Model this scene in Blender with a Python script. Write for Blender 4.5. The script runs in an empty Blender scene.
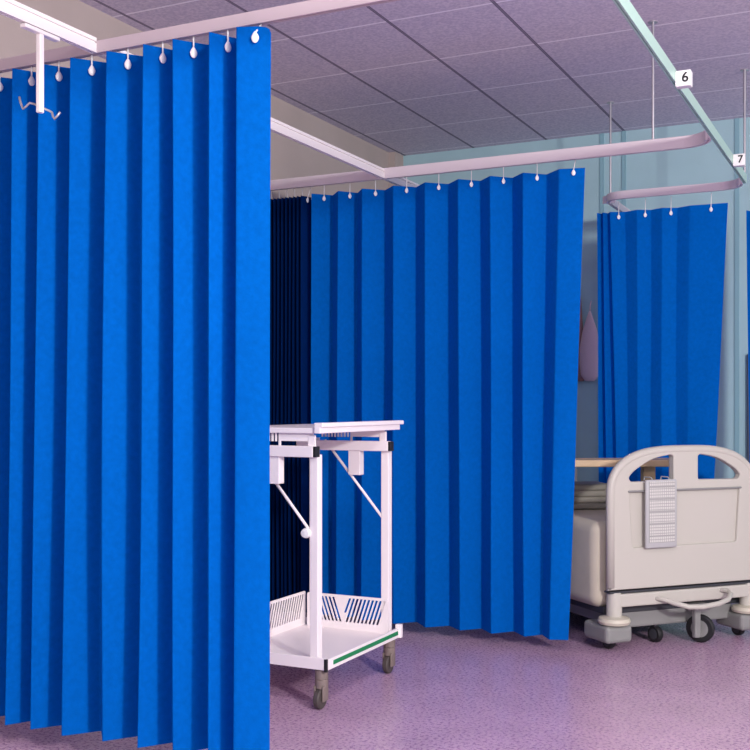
import bpy, bmesh, math, random
from mathutils import Vector, Matrix
random.seed(7)
scene = bpy.context.scene
COL = scene.collection

# ------------------------------------------------------------------ camera model
F, CX, HY, H = 1073.0, 375.0, 404.0, 1.2          # focal length (px), centre, horizon row, eye height (m)
RU, RV = (0.8979, 0.4402), (-0.4402, 0.8979)       # camera right / forward in room axes (x right along the rails, y towards back wall)

def ray(px):
    c = (px - CX) / F
    return c * RU[0] + RV[0], c * RU[1] + RV[1]
def ux(px, v):                                     # room x where picture column px meets the plane y = v
    a, b = ray(px)
    return a / b * v

# ------------------------------------------------------------------ helpers
def tag(o, label=None, cat=None, group=None, kind=None):
    if label: o['label'] = label
    if cat: o['category'] = cat
    if group: o['group'] = group
    if kind: o['kind'] = kind
    return o
def empty(name, loc=(0, 0, 0), rz=0.0):
    o = bpy.data.objects.new(name, None)
    o.location = loc; o.rotation_euler = (0, 0, rz); o.empty_display_size = .1
    COL.objects.link(o)
    return o
def link(name, me, mat=None, parent=None, smooth=False):
    o = bpy.data.objects.new(name, me)
    COL.objects.link(o)
    if mat:
        me.materials.clear(); me.materials.append(mat)
    if parent: o.parent = parent
    if smooth:
        for p in me.polygons: p.use_smooth = True
    return o
class MB:
    """collects boxes, tubes and lathes into one mesh"""
    def __init__(s): s.bm = bmesh.new()
    def box(s, x0, x1, y0, y1, z0, z1, bev=0.0, seg=2, m=None):
        b = bmesh.new()
        bmesh.ops.create_cube(b, size=1)
        for v in b.verts:
            v.co = Vector(((x0 + x1) / 2 + v.co.x * (x1 - x0), (y0 + y1) / 2 + v.co.y * (y1 - y0), (z0 + z1) / 2 + v.co.z * (z1 - z0)))
        if bev > 0:
            bmesh.ops.bevel(b, geom=b.edges[:], offset=bev, segments=seg, profile=.5, affect='EDGES')
        if m: bmesh.ops.transform(b, matrix=m, verts=b.verts)
        s.add(b); return s
    def add(s, b):
        me = bpy.data.meshes.new('tmp'); b.to_mesh(me); b.free()
        s.bm.from_mesh(me); bpy.data.meshes.remove(me)
    def tube(s, pts, r, n=10, caps=True):
        pts = [Vector(p) for p in pts]
        rr = r if isinstance(r, (list, tuple)) else [r] * len(pts)
        rings = []
        ref = None
        for i, p in enumerate(pts):
            t = (pts[min(i + 1, len(pts) - 1)] - pts[max(i - 1, 0)]).normalized()
            if ref is None:
                ref = t.orthogonal().normalized()
            else:
                ref = (ref - t * ref.dot(t)).normalized()
            w = t.cross(ref)
            rings.append([s.bm.verts.new(p + (ref * math.cos(2 * math.pi * k / n) + w * math.sin(2 * math.pi * k / n)) * rr[i]) for k in range(n)])
        for a, b in zip(rings, rings[1:]):
            for k in range(n):
                s.bm.faces.new((a[k], a[(k + 1) % n], b[(k + 1) % n], b[k]))
        if caps:
            s.bm.faces.new(rings[0][::-1]); s.bm.faces.new(rings[-1])
        return s
    def lathe(s, prof, c=(0, 0, 0), n=20, m=None):
        b = bmesh.new(); rings = []
        for r, z in prof:
            rings.append([b.verts.new((r * math.cos(2 * math.pi * k / n), r * math.sin(2 * math.pi * k / n), z)) for k in range(n)])
        for a, q in zip(rings, rings[1:]):
            for k in range(n):
                b.faces.new((a[k], a[(k + 1) % n], q[(k + 1) % n], q[k]))
        b.faces.new(rings[0][::-1]); b.faces.new(rings[-1])
        if m: bmesh.ops.transform(b, matrix=m, verts=b.verts)
        bmesh.ops.translate(b, vec=Vector(c), verts=b.verts)
        s.add(b); return s
    def sweep(s, path, prof):
        """prof: closed outline (lateral, z) carried along a level path of (x, y, z)"""
        path = [Vector(p) for p in path]; rings = []
        for i, p in enumerate(path):
            a = (p - path[i - 1]).normalized() if i else None
            b = (path[i + 1] - p).normalized() if i < len(path) - 1 else None
            t = ((a or b) + (b or a)).normalized()
            k = 1 / max(.3, t.dot(a or b))
            nrm = Vector((t.y, -t.x, 0))
            rings.append([s.bm.verts.new(p + nrm * q * k + Vector((0, 0, z))) for q, z in prof])
        n = len(prof)
        for a, b in zip(rings, rings[1:]):
            for k in range(n):
                s.bm.faces.new((a[k], a[(k + 1) % n], b[(k + 1) % n], b[k]))
        s.bm.faces.new(rings[0][::-1]); s.bm.faces.new(rings[-1])
        return s
    def build(s, name, mat, parent=None, smooth=False, auto=False):
        bmesh.ops.recalc_face_normals(s.bm, faces=s.bm.faces)
        me = bpy.data.meshes.new(name); s.bm.to_mesh(me); s.bm.free()
        o = link(name, me, mat, parent, smooth or auto)
        if auto:
            me.set_sharp_from_angle(angle=math.radians(40))
        return o
def flat_shape(outlines, depth, bevel, res=12):
    """2D outlines (first is the edge, others holes) filled, thickened by depth, standing in the XZ plane; returns a mesh"""
    cu = bpy.data.curves.new('shape', 'CURVE'); cu.dimensions = '2D'; cu.fill_mode = 'BOTH'
    cu.extrude = max(0, depth / 2 - bevel); cu.bevel_depth = bevel; cu.bevel_resolution = 2; cu.offset = -bevel
    for pts in outlines:
        sp = cu.splines.new('POLY'); sp.points.add(len(pts) - 1); sp.use_cyclic_u = True
        for q, p in zip(sp.points, pts): q.co = (p[0], p[1], 0, 1)
    o = bpy.data.objects.new('shape', cu); COL.objects.link(o)
    dg = bpy.context.evaluated_depsgraph_get()
    me = bpy.data.meshes.new_from_object(o.evaluated_get(dg))
    bpy.data.objects.remove(o); bpy.data.curves.remove(cu)
    me.transform(Matrix.Rotation(math.pi / 2, 4, 'X'))
    return me
def text_mesh(txt, size):
    cu = bpy.data.curves.new('txt', 'FONT'); cu.body = txt; cu.size = size; cu.extrude = .0006
    cu.align_x = 'CENTER'; cu.align_y = 'CENTER'; cu.offset = size * .018
    o = bpy.data.objects.new('txt', cu); COL.objects.link(o)
    dg = bpy.context.evaluated_depsgraph_get()
    me = bpy.data.meshes.new_from_object(o.evaluated_get(dg))
    bpy.data.objects.remove(o); bpy.data.curves.remove(cu)
    me.transform(Matrix.Rotation(math.pi / 2, 4, 'X'))
    return me
def smooth_closed(pts, rad, n=6):
    """rounds the corners of a polygon"""
    out = []
    P = [Vector((p[0], p[1])) for p in pts]
    for i, p in enumerate(P):
        r = rad[i] if isinstance(rad, (list, tuple)) else rad
        a, b = P[i - 1], P[(i + 1) % len(P)]
        if r <= 0: out.append(tuple(p)); continue
        da, db = (a - p), (b - p)
        q0 = p + da.normalized() * min(r, da.length * .48); q1 = p + db.normalized() * min(r, db.length * .48)
        for k in range(n + 1):
            t = k / n
            out.append(tuple((1 - t) ** 2 * q0 + 2 * t * (1 - t) * p + t * t * q1))
    return out

# ------------------------------------------------------------------ materials
def s2l(c): return tuple((x / 12.92 if x <= .04045 else ((x + .055) / 1.055) ** 2.4) for x in c)
def srgb(r, g, b): return s2l((r / 255, g / 255, b / 255)) + (1,)
def mat(name, col, rough=.5, metal=0.0, spec=.5, noise=None, bump=None):
    m = bpy.data.materials.new(name); m.use_nodes = True
    nt = m.node_tree; b = nt.nodes['Principled BSDF']
    b.inputs['Base Color'].default_value = col; b.inputs['Roughness'].default_value = rough
    b.inputs['Metallic'].default_value = metal; b.inputs['Specular IOR Level'].default_value = spec
    tc = nt.nodes.new('ShaderNodeTexCoord')
    if noise:
        sc_, amt = noise
        nz = nt.nodes.new('ShaderNodeTexNoise'); nz.inputs['Scale'].default_value = sc_; nz.inputs['Detail'].default_value = 5
        nt.links.new(tc.outputs['Object'], nz.inputs['Vector'])
        mp = nt.nodes.new('ShaderNodeMapRange'); mp.inputs[1].default_value = .3; mp.inputs[2].default_value = .7
        mp.inputs[3].default_value = 1 - amt; mp.inputs[4].default_value = 1 + amt
        nt.links.new(nz.outputs[0], mp.inputs[0])
        mx = nt.nodes.new('ShaderNodeVectorMath'); mx.operation = 'SCALE'
        mx.inputs[0].default_value = col[:3]
        nt.links.new(mp.outputs[0], mx.inputs['Scale'])
        nt.links.new(mx.outputs[0], b.inputs['Base Color'])
    if bump:
        sc_, st = bump
        nz = nt.nodes.new('ShaderNodeTexNoise'); nz.inputs['Scale'].default_value = sc_; nz.inputs['Detail'].default_value = 4
        nt.links.new(tc.outputs['Object'], nz.inputs['Vector'])
        bp = nt.nodes.new('ShaderNodeBump'); bp.inputs['Strength'].default_value = st; bp.inputs['Distance'].default_value = .01
        nt.links.new(nz.outputs[0], bp.inputs['Height']); nt.links.new(bp.outputs[0], b.inputs['Normal'])
    return m

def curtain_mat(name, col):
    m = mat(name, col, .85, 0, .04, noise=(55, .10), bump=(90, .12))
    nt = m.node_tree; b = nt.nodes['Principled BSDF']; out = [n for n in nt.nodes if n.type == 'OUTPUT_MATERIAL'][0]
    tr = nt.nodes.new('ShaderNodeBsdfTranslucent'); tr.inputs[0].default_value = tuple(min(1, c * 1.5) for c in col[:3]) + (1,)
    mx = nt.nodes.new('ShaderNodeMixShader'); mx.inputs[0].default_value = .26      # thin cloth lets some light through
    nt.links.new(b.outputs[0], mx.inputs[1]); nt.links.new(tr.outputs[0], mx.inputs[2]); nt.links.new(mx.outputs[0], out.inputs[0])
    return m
def floor_mat():
    m = mat('vinyl_floor', srgb(186, 160, 190), .3, 0, .45)
    nt = m.node_tree; b = nt.nodes['Principled BSDF']
    tc = [n for n in nt.nodes if n.type == 'TEX_COORD'][0]
    n1 = nt.nodes.new('ShaderNodeTexNoise'); n1.inputs['Scale'].default_value = 75; n1.inputs['Detail'].default_value = 6; n1.inputs['Roughness'].default_value = .7
    n2 = nt.nodes.new('ShaderNodeTexNoise'); n2.inputs['Scale'].default_value = 5; n2.inputs['Detail'].default_value = 3
    for n in (n1, n2): nt.links.new(tc.outputs['Object'], n.inputs['Vector'])
    r1 = nt.nodes.new('ShaderNodeValToRGB')
    e = r1.color_ramp.elements
    e[0].position = .33; e[0].color = srgb(142, 104, 152); e[1].position = .68; e[1].color = srgb(224, 200, 206)
    x = e.new(.47); x.color = srgb(196, 156, 190)
    nt.links.new(n1.outputs[0], r1.inputs[0])
    mx = nt.nodes.new('ShaderNodeMix'); mx.data_type = 'RGBA'; mx.blend_type = 'MULTIPLY'; mx.inputs[0].default_value = .35
    nt.links.new(r1.outputs[0], mx.inputs[6]); nt.links.new(n2.outputs[0], mx.inputs[7])
    nt.links.new(mx.outputs[2], b.inputs['Base Color'])
    mp = nt.nodes.new('ShaderNodeMapRange'); mp.inputs[3].default_value = .2; mp.inputs[4].default_value = .36
    nt.links.new(n1.outputs[0], mp.inputs[0]); nt.links.new(mp.outputs[0], b.inputs['Roughness'])
    return m
def ceiling_mat():
    """mineral tiles: dark joints one way, pale bars the other way"""
    m = mat('ceiling_tiles', srgb(176, 160, 176), .9, 0, .1)
    nt = m.node_tree; b = nt.nodes['Principled BSDF']; N = nt.nodes.new; L = nt.links.new
    tc = [n for n in nt.nodes if n.type == 'TEX_COORD'][0]
    sp = N('ShaderNodeSeparateXYZ'); L(tc.outputs['Object'], sp.inputs[0])
    def grid(out, off, step, half):
        a = N('ShaderNodeMath'); a.operation = 'SUBTRACT'; L(out, a.inputs[0]); a.inputs[1].default_value = off - step * 40
        d = N('ShaderNodeMath'); d.operation = 'PINGPONG'; L(a.outputs[0], d.inputs[0]); d.inputs[1].default_value = step / 2
        c = N('ShaderNodeMath'); c.operation = 'LESS_THAN'; L(d.outputs[0], c.inputs[0]); c.inputs[1].default_value = half
        return c.outputs[0]
    gx = grid(sp.outputs[0], -2.667, .523, .0085); gxe = grid(sp.outputs[0], -2.667, .523, .0035); gy = grid(sp.outputs[1], 4.508, .607, .0065)
    nz = N('ShaderNodeTexNoise'); nz.inputs['Scale'].default_value = 70; nz.inputs['Detail'].default_value = 4; L(tc.outputs['Object'], nz.inputs['Vector'])
    r = N('ShaderNodeValToRGB'); L(nz.outputs[0], r.inputs[0])
    r.color_ramp.elements[0].position = .35; r.color_ramp.elements[0].color = srgb(202, 194, 210)
    r.color_ramp.elements[1].position = .65; r.color_ramp.elements[1].color = srgb(228, 219, 229)
    def mixc(fac, a, col):
        k = N('ShaderNodeMix'); k.data_type = 'RGBA'; L(fac, k.inputs[0]); L(a, k.inputs[6]); k.inputs[7].default_value = col
        return k.outputs[2]
    c = mixc(gy, r.outputs[0], srgb(255, 250, 255))
    c = mixc(gx, c, srgb(128, 120, 138))
    c = mixc(gxe, c, srgb(146, 138, 154))
    L(c, b.inputs['Base Color'])
    return m

M = dict(
    curtain=curtain_mat('royal_blue_curtain_cloth', srgb(0, 99, 190)),
    curtain_shaded=curtain_mat('shaded_blue_curtain_cloth', srgb(0, 36, 92)),  # same blue cloth, with the shade of tight folds put into its colour
    floor=floor_mat(), ceiling=ceiling_mat(),
    wall_beige=mat('beige_plaster', srgb(184, 170, 164), .9, 0, .1, noise=(3, .05), bump=(120, .1)),
    wall_teal=mat('pale_teal_plaster', srgb(172, 204, 210), .9, 0, .1, noise=(4, .04), bump=(120, .1)),
    teal_strip=mat('darker_teal', srgb(138, 178, 188), .8),
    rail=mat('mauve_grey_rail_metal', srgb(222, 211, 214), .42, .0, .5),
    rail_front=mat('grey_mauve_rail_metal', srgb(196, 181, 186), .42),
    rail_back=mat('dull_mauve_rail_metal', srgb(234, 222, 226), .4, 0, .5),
    white_rail=mat('white_painted_track', srgb(244, 238, 236), .4),
    mint_rail=mat('pale_green_painted_track', srgb(178, 212, 198), .4),
    steel=mat('brushed_steel', srgb(190, 188, 192), .35, .7),
    white_plastic=mat('white_plastic', srgb(240, 238, 236), .4),
    ink=mat('black_print', srgb(24, 24, 30), .7),
    white_metal=mat('white_powder_coat', srgb(246, 236, 236), .4, 0, .5),
    shade_metal=mat('shaded_white_powder_coat', srgb(206, 192, 202), .45),  # the white coat again with shade mixed into its colour
    black=mat('black_rubber', srgb(22, 22, 26), .6),
    green=mat('green_strip_plastic', srgb(20, 130, 78), .45),
    caster=mat('brown_grey_caster_plastic', srgb(128, 114, 108), .5),
    caster_dark=mat('dark_caster_tread', srgb(74, 66, 64), .6),
    bed=mat('bone_bed_plastic', srgb(190, 186, 176), .45, 0, .4),
    bed_dark=mat('charcoal_bed_frame', srgb(56, 58, 64), .5),
    bed_grey=mat('grey_bed_base', srgb(136, 136, 134), .5),
    cream=mat('cream_plastic', srgb(200, 194, 176), .45),
    sheet=mat('beige_bed_cloth', srgb(196, 186, 168), .9, 0, .1, noise=(12, .03), bump=(14, .15)),
    olive=mat('olive_grey_board', srgb(140, 134, 124), .7),
    wood=mat('pale_tan_wood', srgb(206, 176, 138), .5, noise=(8, .1)),
    chart=mat('pale_grey_chart_frame', srgb(178, 178, 178), .4),
    pink=mat('pale_pink_cloth', srgb(226, 198, 204), .9, bump=(12, .4)),
    brown=mat('brown_pink_cloth', srgb(160, 118, 110), .9, bump=(12, .4)),
    dark_board=mat('slate_grey_board', srgb(72, 78, 98), .6),
)
def chart_mat():
    m = mat('ruled_chart_paper', srgb(196, 194, 188), .6)
    nt = m.node_tree; b = nt.nodes['Principled BSDF']; N = nt.nodes.new; L = nt.links.new
    tc = [n for n in nt.nodes if n.type == 'TEX_COORD'][0]
    sp = N('ShaderNodeSeparateXYZ'); L(tc.outputs['Object'], sp.inputs[0])
    outs = []
    for o, step, half in ((sp.outputs[0], .0125, .0016), (sp.outputs[2], .0145, .0018), (sp.outputs[2], .06, .004)):
        d = N('ShaderNodeMath'); d.operation = 'PINGPONG'; L(o, d.inputs[0]); d.inputs[1].default_value = step / 2
        c = N('ShaderNodeMath'); c.operation = 'LESS_THAN'; L(d.outputs[0], c.inputs[0]); c.inputs[1].default_value = half
        outs.append(c.outputs[0])
    a = N('ShaderNodeMath'); a.operation = 'MAXIMUM'; L(outs[0], a.inputs[0]); L(outs[1], a.inputs[1])
    a2 = N('ShaderNodeMath'); a2.operation = 'MAXIMUM'; L(a.outputs[0], a2.inputs[0]); L(outs[2], a2.inputs[1])
    k = N('ShaderNodeMix'); k.data_type = 'RGBA'; L(a2.outputs[0], k.inputs[0]); k.inputs[6].default_value = srgb(204, 202, 196); k.inputs[7].default_value = srgb(158, 157, 154)
    L(k.outputs[2], b.inputs['Base Color'])
    return m
M['paper'] = chart_mat()

# ------------------------------------------------------------------ the room
ZC, VB, UL = 2.98, 7.0, -3.255
def struct(name, mb, m): return tag(mb.build(name, m), kind='structure')
struct('floor', MB().box(-3.4, 3.6, -1.5, 7.15, -.1, 0), M['floor'])
struct('ceiling', MB().box(-3.4, 3.6, -1.5, 7.15, ZC, ZC + .1), M['ceiling'])
struct('wall_back', MB().box(-3.4, 3.6, VB, VB + .15, 0, ZC), M['wall_teal'])
struct('wall_left', MB().box(UL - .15, UL, -1.5, VB, 0, ZC).box(UL, UL + .05, 6.86, VB, 0, ZC), M['wall_beige'])
for i, px in enumerate((602, 624, 737)):  # narrow upright strips, darker teal than the wall
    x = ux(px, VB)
    struct('wall_strip_%d' % (i + 1), MB().box(x - .014, x + .014, VB - .008, VB, .02, ZC), M['teal_strip'])

# ------------------------------------------------------------------ curtain rails
ZR = 2.377                                            # underside of all rails
V1, V2, V3 = 2.83, 5.06, 6.15                         # front, middle and back cross rails
UA, UB = -2.43, -.748                                 # left and right long tracks
def prof(w, h, groove=False):
    w /= 2
    if groove:      # flanged track with a slot along each side and a slot below
        return [(-w, 0), (-w * .3, 0), (-w * .3, .006), (w * .3, .006), (w * .3, 0), (w, 0), (w, h * .62), (w * .3, h * .66), (w * .3, h * .74), (w, h * .76), (w, h),
                (-w, h), (-w, h * .76), (-w * .3, h * .74), (-w * .3, h * .66), (-w, h * .62)]
    return [(-w, 0), (-w * .3, 0), (-w * .3, .006), (w * .3, .006), (w * .3, 0), (w, 0), (w, h - .003), (w - .003, h), (-w + .003, h), (-w, h - .003)]
def rail(name, label, path, pr, m):
    r = empty(name, path[0]); tag(r, label, 'curtain rail', 'curtain rails under the ceiling')
    p0 = Vector(path[0])
    MB().sweep([Vector(p) - p0 for p in path], pr).build('track', m, r)
    return r
def rod(parent, x, y, z0, sleeve=True):
    p = Vector((x, y, z0)) - parent.location
    o = MB().tube([p, p + Vector((0, 0, ZC - z0))], .0062).build('suspension_rod', M['steel'], parent, auto=True)
    s = MB()
    if sleeve: s.tube([p + Vector((0, 0, ZC - z0 - .17)), p + Vector((0, 0, ZC - z0))], .0085)
    s.lathe([(.022, -.004), (.022, 0)], (p.x, p.y, p.z + ZC - z0), 16)
    s.build('ceiling_fixing', M['steel'], o, auto=True)
def arc(cx, cy, r, a0, a1, n=12):
    return [(cx + r * math.cos(math.radians(a0 + (a1 - a0) * k / n)), cy + r * math.sin(math.radians(a0 + (a1 - a0) * k / n)), ZR) for k in range(n + 1)]
r = rail('curtain_rail', 'grey mauve rail that carries the large pleated blue curtain nearest us', [(UL, V1, ZR), (UB - .0125, V1, ZR)], prof(.024, .042), M['rail_front'])
r = rail('curtain_rail', 'grey mauve rail with rounded corner carrying the wide blue curtain behind the white trolley',
         [(UL, V2, ZR), (UB - .15, V2, ZR)] + arc(UB - .15, V2 - .128, .128, 88, 4), prof(.024, .055), M['rail'])
rod(r, ux(653, V2), V2, ZR + .055, False)
r = rail('curtain_rail', 'dull rail with rounded ends above the short curtain beside the back wall',
         [(-1.54, VB, ZR), (-1.54, V3 + .11, ZR)] + arc(-1.43, V3 + .11, .11, 180, 270) + [(UB - .15, V3, ZR)] + arc(UB - .15, V3 - .126, .126, 88, 4), prof(.022, .045), M['rail_back'])
rod(r, -1.54, 6.3, ZR + .045, False)
r = rail('curtain_track', 'white grooved track running away from the hanging twin hook pole to back wall', [(UA, .6, ZR), (UA, V1 - .0125, ZR)], prof(.020, .05, True), M['white_rail'])
for a_, b_ in ((V1 + .0125, V2 - .0125), (V2 + .0125, VB)):
    MB().sweep([(0, a_ - .6, 0), (0, b_ - .6, 0)], prof(.020, .05, True)).build('track', M['white_rail'], r)
r = rail('curtain_track', 'pale green track on the right carrying the number signs 6 and 7', [(UB, .6, ZR), (UB, V3 - .13, ZR)], prof(.017, .05), M['mint_rail'])
rod(r, UB, ux(0, 1) * 0 + 6.0, ZR + .052, True)

def number_sign(txt, v, dz, label):
    s = empty('number_sign', (UB + .0087, v, ZR + dz)); tag(s, label, 'sign')
    MB().box(0, .056, -.02, .02, 0, .058, .004).build('sign_box', M['white_plastic'], s)
    d = link('digit', text_mesh(txt, .05), M['ink'], s); d.location = (.036, -.0208, .030)
number_sign('6', 4.01, -.022, 'white sign reading six, higher of two on the pale green track')
number_sign('7', 5.5, -.014, 'white sign reading seven on pale green track, beside a thin rod')

# ------------------------------------------------------------------ pleated curtains
def lerp(a, b, t): return a + (b - a) * t
def curtain(label, crests_t, crests_b, v, amp, ztop, zhem, m, hook_drop, cat_group, px_mode=True, last_back=.45, hooks=True, sag=.0, round_corner=False, first_valley=True, hook_scale=1.0, rail_z=ZR, hook_every=1, vflare=0.0, hook_skip=0):
    """crests_*: x of each near fold at the top and at the hem, the last entry is the free right edge"""
    n = len(crests_t)
    cols = []                                            # (x_top, x_hem, depth)
    for i in range(n):
        last = i == n - 1
        t, b = crests_t[i], crests_b[i]
        if last:
            cols.append((t, b, v - amp / 2 + amp * last_back)); break
        cols.append((t, b, v - amp / 2))
        if i < n - 2:
            cols.append(((t + crests_t[i + 1]) / 2, (b + crests_b[i + 1]) / 2, v + amp / 2))
    root = empty('pleated_curtain', ((crests_t[0] + crests_t[-1]) / 2, v, 0)); tag(root, label, 'curtain', cat_group)
    base = root.location
    SUB, ROWS = 8, 30
    # across: points along each flat fold, crowded at the creases
    ts = [0, .03, .1, .25, .45, .65, .85, .95]
    line = []
    for (a, b) in zip(cols, cols[1:]):
        for t in ts: line.append((lerp(a[0], b[0], t), lerp(a[1], b[1], t), lerp(a[2], b[2], t)))
    line.append(cols[-1])
    # round the creases slightly
    sm = line[:]
    for i in range(1, len(line) - 1):
        if i % len(ts) == 0:
            sm[i] = tuple((line[i - 1][k] + 2 * line[i][k] + line[i + 1][k]) / 4 for k in range(3))
    line = sm
    rnd = random.Random(len(label) * 13 + n)
    ph = [rnd.uniform(0, 6.28) for _ in range(6)]
    bm = bmesh.new(); grid = []
    W = line[-1][0] - line[0][0]
    for j in range(ROWS + 1):
        f = j / ROWS; row = []
        for i, (xt, xb, d) in enumerate(line):
            x = lerp(xt, xb, f); z = lerp(ztop, zhem, f)
            u = (xt - line[0][0])
            w = .006 * f * math.sin(u * 9 + ph[0] + f * 2.2) + .004 * math.sin(f * 5 + u * 21 + ph[1]) * (.2 + f)
            wx = .004 * math.sin(f * 4.3 + i * .11 + ph[2]) * f
            dd = v + (d - v) * (1 + vflare * f) + w
            if j == 0 and sag:                            # the top edge dips a little between the hooks
                z -= sag * (.5 + .5 * math.cos((d - v) / amp * 2 * math.pi))
            if round_corner and i >= len(line) - 4:
                z -= (0.0, .003, .009, .022)[i - len(line) + 4] * max(0, 1 - j / 3)
            row.append(bm.verts.new((x + wx - base.x, dd - base.y, z)))
        grid.append(row)
    for a, b in zip(grid, grid[1:]):
        for k in range(len(line) - 1): bm.faces.new((a[k], b[k], b[k + 1], a[k + 1]))
    me = bpy.data.meshes.new('fabric'); bm.to_mesh(me); bm.free()
    fab = link('fabric', me, m, root, True)
    if hooks:
        for i in range(n - 1):
            if i % hook_every or i < hook_skip: continue
            a = cols[2 * i]; b = cols[2 * i + 1] if 2 * i + 1 < len(cols) else cols[-1]
            dx, dy = b[0] - a[0], b[2] - a[2]; L_ = math.hypot(dx, dy); nx, ny = dy / L_, -dx / L_
            t = .56
            x = lerp(a[0], b[0], t) + nx * .009 - base.x; y = lerp(a[2], b[2], t) + ny * .009 - base.y
            z = ztop - hook_drop
            s = hook_scale
            rot = Matrix.Rotation(math.atan2(ny, nx), 4, 'Z') @ Matrix.Rotation(math.pi / 2, 4, 'Y')
            k = MB()
            # drop-shaped plastic tag lying against the cloth
            pr = []
            bb = bmesh.new(); bmesh.ops.create_uvsphere(bb, u_segments=14, v_segments=10, radius=1)
            for q in bb.verts:
                zz = q.co.z
                tp = 1 - .45 * max(0, zz)
                q.co = Vector((q.co.x * .004, q.co.y * .0098 * tp, zz * .0145)) * s
            bmesh.ops.transform(bb, matrix=Matrix.Rotation(math.atan2(ny, nx), 4, 'Z'), verts=bb.verts)
            bmesh.ops.translate(bb, vec=Vector((x, y, z)), verts=bb.verts)
            k.add(bb)
            h = k.build('hook', M['white_plastic'], root, True)
            c = MB().tube([(x, y, z + .01 * s), (x, y * .5, lerp(z, rail_z, .6)), (x, 0, rail_z - .001)], .0024 * s, 6)
            c.build('cord', M['white_plastic'], h, True)
    return root
def crest(pxs, v): return [ux(p, v) for p in pxs]

AM = .10
v_near = V1 - AM / 2
t = crest([-58, -22, 12, 38, 70, 106, 143, 172, 209, 236], v_near) + [ux(271, V1 - .01)]
b = crest([-58, -25, 5, 31, 63, 100, 137, 173, 208, 234], v_near) + [ux(269.5, V1 - .01)]
curtain('bright blue pleated curtain nearest us, in front of the white trolley', t, b, V1, AM, 2.362, .085, M['curtain'], .036,
        None, last_back=.4, round_corner=True, hook_scale=1.25)
AM = .092
t = crest([311.5, 338, 362, 393, 425, 458, 490, 523, 559], V2 - AM / 2) + [ux(585, V2 - .02)]
b = crest([311, 336, 361, 393, 425, 460, 492, 523, 549], V2 - AM / 2) + [ux(568.5, V2 - .02)]
curtain('wide blue pleated curtain hanging between the white trolley and the hospital bed', t, b, V2, AM, 2.328, .065, M['curtain'], .022,
        None, last_back=.3)
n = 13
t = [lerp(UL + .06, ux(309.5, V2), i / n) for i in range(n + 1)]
curtain('dark blue gathered curtain of tight folds against the left wall, behind the trolley', t, t, V2 + .02, .15, 2.322, .07, M['curtain_shaded'], .02,
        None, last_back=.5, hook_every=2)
AM = .038
t = crest([597, 603, 610, 637, 662, 690], V3 + .05 - AM / 2) + [ux(728, V3 + .04)]
b = crest([599, 606, 617, 638, 662, 686], V3 + .05 - AM / 2) + [ux(713, V3 + .04)]
curtain('blue curtain hanging from the rounded rail beyond the bed', t, b, V3 + .05, AM, 2.313, .665, M['curtain'], .03,
        None, last_back=.2, hook_skip=2)
t = crest([746.5, 757, 768], V3 + .2) + [ux(779, V3 + .2)]
b = crest([751, 760, 769], V3 + .2) + [ux(778, V3 + .2)]
curtain('sliver of blue curtain at the right edge of the picture, past sign 7', t, b, V3 + .22, .06, 2.29, .07, M['curtain'], .03,
        None, last_back=.2, hooks=False)

# ------------------------------------------------------------------ hanging pole with twin hook
pv = 2.565
p = empty('hanging_hook_pole', (UA, pv, ZR)); tag(p, 'white pole with a twin wire hook hanging from the white track', 'hook pole')
MB().box(-.012, .012, -.075, .078, -.016, -.003, .003).build('slider_plate', M['white_rail'], p)
MB().box(-.009, .009, -.0095, .0095, -.262, -.014, .003).build('pole', M['white_rail'], p)
# wire hooks: in line with the picture of a wide W, turned square to the rail
def wx(px): return ux(px, pv) - UA
def hk(px, y, py): return (wx(px), y, (HY - py) * pv / ray(px)[1] / F + H - ZR)
q = [hk(19.3, 0, 97), hk(21.5, -.004, 103), hk(24.5, -.006, 109.5), hk(27, -.004, 107), hk(29.5, 0, 103), hk(33, .008, 103.5), hk(40, .0105, 107), hk(48, .008, 110.5),
     hk(52, 0, 112.5), hk(54, -.004, 117), hk(56, -.006, 119.5), hk(58, -.004, 116.5), hk(60.3, 0, 112)]
MB().tube(q, .0036, 8).build('twin_hook', M['steel'], p, True)

# ------------------------------------------------------------------ white trolley
TX, TY = -2.052, 3.71
tr = empty('linen_trolley', (-2.26, 4.02, 0)); tag(tr, 'white metal trolley on brown castors standing behind the nearest curtain', 'trolley')
def T(x, y, z=0): return Vector((x + 2.26, y - 4.02, z))
def tb(x0, x1, y0, y1, z0, z1, bev=.003, mb=None):
    return (mb or MB()).box(x0 + 2.26, x1 + 2.26, y0 - 4.02, y1 - 4.02, z0, z1, bev)
XR, XL, YF, YB = -2.046, -2.462, 3.71, 4.335
HW = .0185
PX = {(0, 0): -2.079, (0, 1): -2.068, (1, 0): -2.44, (1, 1): -2.436}      # posts stand a little inside the castors
for i, x0 in enumerate((XR, XL)):
  for j, y in enumerate((YF, YB)):
    x = PX[(i, j)]
    tb(x - HW, x + HW, y - HW, y + HW, .155, 1.0 if i == 0 else 1.045).build('post', M['white_metal'], tr)
    x = x0 - .008
    c = MB().lathe([(.024, .115), (.027, .118), (.027, .152), (.02, .158)], T(x, y), 20).lathe([(.026, .08), (.027, .083), (.027, .112), (.024, .115)], T(x, y), 20)
    for s in (-1, 1):
        c.box(T(x, y).x + s * .0185 - .004, T(x, y).x + s * .0185 + .004, T(x, y).y - .026, T(x, y).y + .018, .03, .092, .003)
    co = c.build('caster', M['caster'], tr, auto=True)
    R_ = Matrix.Rotation(math.pi / 2, 4, 'Y')
    cy = T(x, y) + Vector((0, -.012, .04))
    MB().lathe([(.02, -.0125), (.035, -.0125), (.04, -.008), (.04, .008), (.035, .0125), (.02, .0125)], cy, 24, R_).build('wheel', M['caster_dark'], co, auto=True)
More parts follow.
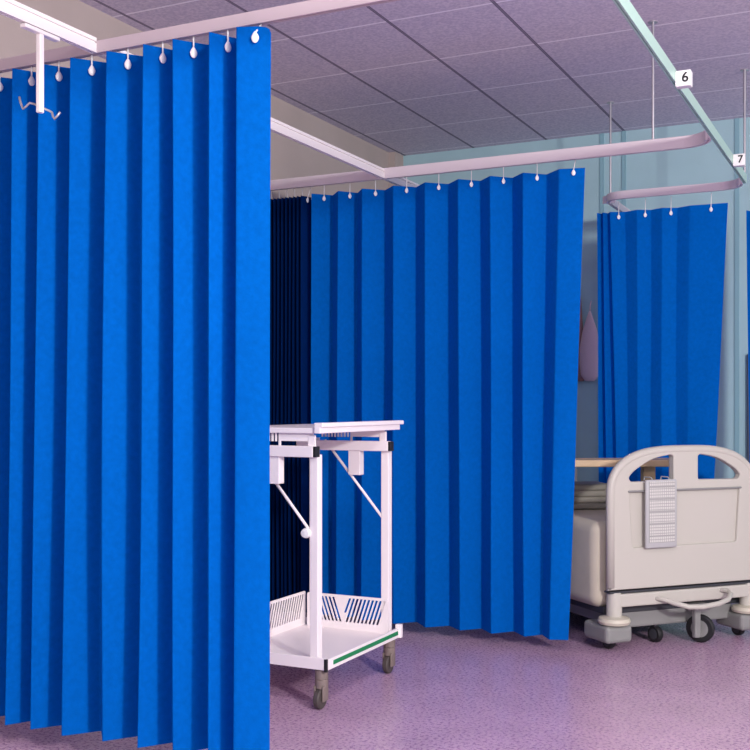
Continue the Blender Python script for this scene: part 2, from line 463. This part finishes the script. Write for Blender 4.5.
# lower shelf tray with rim
lo = tb(XL - .03, XR + .03, YF - .03, YB + .035, .16, .178)
tb(XL - .03, XR + .03, YF - .034, YF - .026, .158, .205, .002, lo)
tb(XL - .034, XL - .026, YF - .03, YB + .035, .158, .205, .002, lo)
lo.build('lower_shelf', M['white_metal'], tr)
tb(XR + .022, XR + .034, YF - .028, YB + .035, .157, .20, .002).build('shelf_rim', M['white_metal'], tr)
tb(XR + .0335, XR + .0365, YF + .02, YB + .0, .172, .189, .0005).build('green_strip', M['green'], tr)
tb(XR + .022, XR + .036, YF - .0365, YF - .0255, .152, .203, .002).build('end_cap', M['black'], tr)
tb(XR + .015, XR + .042, YB + .012, YB + .036, .155, .215, .003).build('rim_end', M['white_metal'], tr)
# slotted guards: slanted slots, the slant turning over part way along
def guard(length, height, n, turn):
    outs = [smooth_closed([(0, 0), (length, 0), (length, height), (0, height)], [0, 0, .012, .012])]
    st = (length - .05) / n
    for k in range(n):
        x = .03 + st * (k + .5)
        d = .019 if k >= turn else -.019
        z0, z1 = height * .22, height * .92
        x0, x1 = x - d, x + d
        if turn < n and k >= turn:
            x0 += .03; x1 += .03
            if k == turn: x0, z0 = x0 + .012, height * .49
        if min(x0, x1) < .012 or max(x0, x1) > length - .01: continue
        w = .0056
        outs.append([(x0 - w, z0), (x0 + w, z0), (x1 + w, z1), (x1 - w, z1)])
    return flat_shape(outs, .004, .0008)
g = link('slotted_guard', guard(XR - XL, .155, 19, 7), M['white_metal'], tr); g.location = T(XL, YB - .024, .178)
g = link('slotted_guard', guard(YB - YF, .155, 27, 99), M['white_metal'], tr); g.location = T(XL - .024, YB, .178); g.rotation_euler = (0, 0, -math.pi / 2)
# end frames: tube across, hanging bracket, brace rod, comb plate
for i, y in enumerate((YF, YB)):
    mt_ = M['white_metal']
    xp = PX[(0, i)]
    xe = xp + (.008 if i == 0 else .026)
    cr = tb(XL - .05, xe, y - HW - .022, y - HW + .014, .99, 1.034).build('cross_tube', mt_, tr)
    tb(xe - .0005, xe + .013, y - HW - .021, y - HW + .013, .991, 1.033, .002).build('end_cap', M['black'], cr)
    xb = -2.26 if i == 0 else -2.215
    h = tb(xb - .03, xb + .028, y - .03, y - .024, .88, .995, .002)
    tb(xb + .02, xb + .028, y - .028, y + .012, .88, .995, .003, h)
    tb(xb - .03, xb + .028, y - .028, y + .010, .88, .886, .002, h)
    h.build('hanging_bracket', mt_, tr)
    a_ = (T(-2.375, y - .012, 1.035), T(xp - .012, y - .012, .69)) if i else (T(-2.262, y - .012, .89), T(xp - .022, y - .012, .70))
    br = MB().tube(a_, .0062, 10).build('brace_rod', mt_, tr, True)
    if i == 0:
        MB().lathe([(.004, -.016), (.017, -.013), (.021, 0), (.017, .013), (.004, .016)], T(xp - .032, y - .022, .69), 18, Matrix.Rotation(math.pi / 2, 4, 'X')).build('knob', M['white_plastic'], br, auto=True)
    # plate under the table top: comb of teeth then a plain flange
    x1 = xp + .004
    f = tb(-2.235, x1 - .01, y - .012, y - .006, 1.052, 1.086, .001)
    tb(x1 - .034, x1, y - .014, y - .004, 1.0, 1.078, .003, f)
    tb(-2.245, -2.235, y - .012, y - .006, 1.0, 1.086, .001, f)
    for k in range(9):
        tb(-2.262 - k * .0165, -2.254 - k * .0165, y - .012, y - .006, 1.05, 1.087, .0008, f)
    f.build('comb_bracket', mt_, tr)
tb(XL - .06, XR - .024, YF - .03, YB + .07, 1.084, 1.106, .003).build('table_top', M['white_metal'], tr)
e = tb(XR - .02, XR + .018, YF - .04, YB + .10, 1.108, 1.126, .003)
tb(XR - .02, XR + .008, YF - .04, YB + .08, 1.084, 1.112, .003, e)
e.build('raised_side_rail', M['white_metal'], tr)

# ------------------------------------------------------------------ hospital bed
BX, BY, BRZ = -.982, 5.496, math.radians(48.1)
bed = empty('hospital_bed', (BX, BY, 0), BRZ); tag(bed, 'bone white hospital bed with arched footboard and two hand holes', 'bed')
hw = .445
def arch_outline(inset=0.0):
    w = hw - inset
    pts = [(-w, .295 + inset), (w, .295 + inset)]
    top, sh, n_ = .986 - inset, .76, 44
    for k in range(n_ + 1):
        a = math.pi * k / n_
        c, s = math.cos(a), math.sin(a)
        pts.append((w * math.copysign(abs(c) ** .66, c), sh + (top - sh) * abs(s) ** .84))
    return pts
def hole(sgn):
    p_ = [(.075, .823), (.325, .82), (.34, .84), (.31, .873), (.20, .932), (.09, .95), (.075, .942)]
    p_ = smooth_closed(p_, [.012, .012, .012, .04, .05, .012, .008], 5)
    return [(sgn * x, z) for x, z in p_]
rec = smooth_closed([(-.315, .50), (.315, .50), (.335, .772), (-.335, .772)], .012)
full = flat_shape([arch_outline(), hole(1), hole(-1)], .026, .006)
front = flat_shape([arch_outline(.004), hole(1), hole(-1), rec], .020, .006)
front.transform(Matrix.Translation((0, -.018, 0)))
bmm = bmesh.new(); bmm.from_mesh(full); bmm.from_mesh(front)
me = bpy.data.meshes.new('footboard'); bmm.to_mesh(me); bmm.free()
fb = link('footboard', me, M['bed'], bed, True); me.set_sharp_from_angle(angle=math.radians(35))
rim = MB()
o_ = [(x, z) for x, z in arch_outline(.012)[2:]]
rim.tube([(hw - .012, -.010, .31)] + [(x, -.010, z) for x, z in o_] + [(-hw + .012, -.010, .31)], .022, 12)
rim.build('footboard_rim', M['bed'], fb, True)
MB().box(-.345, .345, -.034, -.022, .770, .780, .004).build('groove_strip', M['bed_grey'], fb)
MB().box(-.445, .445, -.028, .028, .282, .292, .003).build('footboard_gap_strip', M['bed_dark'], bed)  # dark strip filling the gap between footboard and cross rail
MB().box(-.42, .45, -.035, .03, .215, .279, .008, 3).build('cross_rail', M['bed'], bed)
for s in (-1, 1):
    MB().lathe([(.038, .15), (.038, .25), (.034, .285)], (s * .405, .0, 0), 20).build('corner_post', M['bed'], bed, auto=True)
    MB().lathe([(.05, .128), (.074, .134), (.08, .147), (.074, .162), (.04, .17)], (s * .405, 0, 0), 28).build('bumper', M['cream'], bed, auto=True)
    MB().box(s * .405 - .075, s * .405 + .075, -.05, .16, .045, .13, .02, 3).build('base_block', M['bed_grey'], bed)
ch = MB().box(-.36, .36, .06, .11, .09, .20, .01)
for x in (-.33, .33):
    ch.box(x - .03, x + .03, .1, 1.5, .10, .165, .01)
ch.box(-.36, .36, 1.42, 1.48, .09, .165, .01)
ch.build('chassis', M['bed_grey'], bed)
MB().box(-.43, .44, .05, 1.6, .168, .205, .006).build('mattress_deck', M['bed_dark'], bed)
MB().box(-.475, .46, .055, 1.6, .195, .625, .06, 5).build('mattress', M['sheet'], bed, auto=True)
MB().box(-.47, .42, 1.605, 1.64, .12, .78, .012, 3).build('headboard', M['bed'], bed)
# push handle below the cross rail
MB().tube([(-.19, -.02, .245), (-.155, -.05, .243), (-.12, -.10, .228), (-.07, -.14, .214), (0, -.155, .212), (.10, -.15, .22), (.175, -.13, .232), (.225, -.09, .25), (.235, -.05, .258), (.20, -.02, .262)], .0125, 12).build('push_handle', M['bed'], bed, True)
def bed_caster(x, y, r, hub):
    Ry = Matrix.Rotation(math.radians(36 if hub else 10), 4, 'Z') @ Matrix.Rotation(math.pi / 2, 4, 'Y')
    c = MB().lathe([(r * .6, -.016), (r * .9, -.016), (r, -.009), (r, .009), (r * .9, .016), (r * .6, .016)], (x, y, r), 28, Ry).build('caster_wheel', M['black'], bed, auto=True)
    MB().lathe([(r * .5, -.018), (r * .62, -.0175), (r * .62, .0175), (r * .5, .018)], (x, y, r), 24, Ry).build('wheel_hub', M['bed_grey'] if hub else M['bed_dark'], c, auto=True)
    if hub:
        MB().box(x - .062, x - .026, y - .04, y - .01, r * .45, .2, .008, 3).box(x - .05, x + .03, y - .035, y + .09, .155, .2, .008).build('caster_fork', M['bed_grey'], c)
    else:
        MB().box(x - .012, x + .012, y - .01, y + .01, r, .125, .003).build('caster_fork', M['bed_dark'], c)
bed_caster(.11, .0, .07, True)
bed_caster(-.10, .085, .042, False)
bed_caster(-.40, .05, .034, False)
bed_caster(.40, .06, .034, False)
bed_caster(-.33, 1.45, .045, False)
bed_caster(.33, 1.45, .045, False)

# chart on the footboard
ca, sa = math.cos(BRZ), math.sin(BRZ)
def bed_pt(x, y, z): return (BX + x * ca - y * sa, BY + x * sa + y * ca, z)
chx = empty('chart_holder', bed_pt(-.167, -.052, .495), BRZ); tag(chx, 'grey framed chart with ruled grid hanging on the bed footboard', 'chart')
c = MB().box(-.092, .092, -.006, .012, 0, .335, .008, 3)
c.tube([(-.05, .006, .325), (-.05, .006, .338), (-.05, .014, .345), (-.05, .066, .345), (-.05, .071, .33)], .003, 8)
c.tube([(.05, .006, .325), (.05, .006, .338), (.05, .014, .345), (.05, .066, .345), (.05, .071, .33)], .003, 8)
c.build('backing_frame', M['chart'], chx, auto=True)
MB().box(-.076, .076, -.0085, -.006, .028, .326, .001).build('chart_sheet', M['paper'], chx)

# tray on short legs and a folded blanket, both on the mattress
tyaw = math.radians(29)
tc_ = ray(612); tray = empty('bed_tray', (tc_[0] * 5.72, tc_[1] * 5.72, .628), tyaw)
tag(tray, 'tan wooden tray on short legs standing on the hospital bed', 'tray')
MB().box(-.36, .33, -.12, .10, .243, .28, .006).build('tray_top', M['wood'], tray)
for x in (.185, -.28):
    MB().box(x - .032, x + .032, -.06, .0, 0, .245, .004).build('leg', M['wood'], tray)
bp_ = ray(577)
bl = empty('folded_blanket', (bp_[0] * 5.93, bp_[1] * 5.93, .628), math.radians(34))
tag(bl, 'olive grey folded blanket lying on the bed beneath the tan tray', 'blanket')
b_ = MB()
for k in range(4):
    b_.box(-.26 + .004 * (k % 2), .165 - .006 * (k % 2), -.12, .13 - .005 * k, .034 * k, .034 * (k + 1) + .001, .012, 3)
b_.build('blanket_folds', M['olive'], bl, auto=True)

# ------------------------------------------------------------------ things on the back wall
hx = ux(589, VB - .06)
hb = empty('hanging_bag', (hx, VB - .04, 1.35)); tag(hb, 'pale pink cloth bag hanging on the back wall beside the short curtain', 'bag')
b_ = MB().lathe([(.006, .46), (.02, .42), (.05, .33), (.068, .22), (.072, .12), (.06, .04), (.03, .0)], (0, 0, 0), 20, Matrix.Diagonal((1, .45, 1, 1)))
b_.build('bag_body', M['pink'], hb, True)
MB().lathe([(.008, .60), (.018, .5), (.03, .3), (.04, .12), (.034, .0)], (-.075, .008, 0), 16, Matrix.Diagonal((1, .5, 1, 1))).build('side_flap', M['brown'], hb, True)
MB().tube([(0, 0, .45), (0, .01, .5), (0, .035, .53)], .004, 8).build('loop', M['pink'], hb, True)
dbx = ux(747.5, VB)
db = tag(MB().box(dbx, dbx + .5, VB - .03, VB, .8, 1.51, .006).build('wall_mounted_board', M['dark_board']), 'slate grey board on the back wall at the right edge', 'board')

# ------------------------------------------------------------------ light, world, camera
def area(name, loc, target, size, energy, col, sy=None):
    l = bpy.data.lights.new(name, 'AREA'); l.energy = energy; l.color = col; l.size = size
    if sy: l.shape = 'RECTANGLE'; l.size_y = sy
    o = bpy.data.objects.new(name, l); COL.objects.link(o); o.location = loc
    o.rotation_euler = (Vector(target) - Vector(loc)).to_track_quat('-Z', 'Y').to_euler()
    return o
area('side_light', (2.9, .2, 2.55), (-1.8, 4.2, 1.2), .36, 205, (1, .97, .95))  # key light from the right, set by the pleat shadows; source unseen
area('added_overhead_fill', (-.42, 1.8, 2.93), (-.42, 1.8, 0), .5, 42, (1, .96, .95))  # added overhead fill to lift the back wall and folds; no known lamp
w = bpy.data.worlds.new('World'); scene.world = w; w.use_nodes = True
bg = w.node_tree.nodes['Background']; bg.inputs[0].default_value = (.84, .82, .89, 1); bg.inputs[1].default_value = .86

cam = bpy.data.cameras.new('camera'); co = bpy.data.objects.new('camera', cam); COL.objects.link(co)
cam.sensor_width = 36; cam.lens = F / 750 * 36; cam.shift_y = (HY - 375) / 750; cam.clip_start = .05
co.location = (0, 0, H); co.rotation_euler = (math.pi / 2, 0, math.atan2(.4402, .8979))
scene.camera = co
vs = scene.view_settings
vs.view_transform = 'Standard'; vs.look = 'None'; vs.gamma = 1; vs.exposure = .4; vs.use_curve_mapping = False
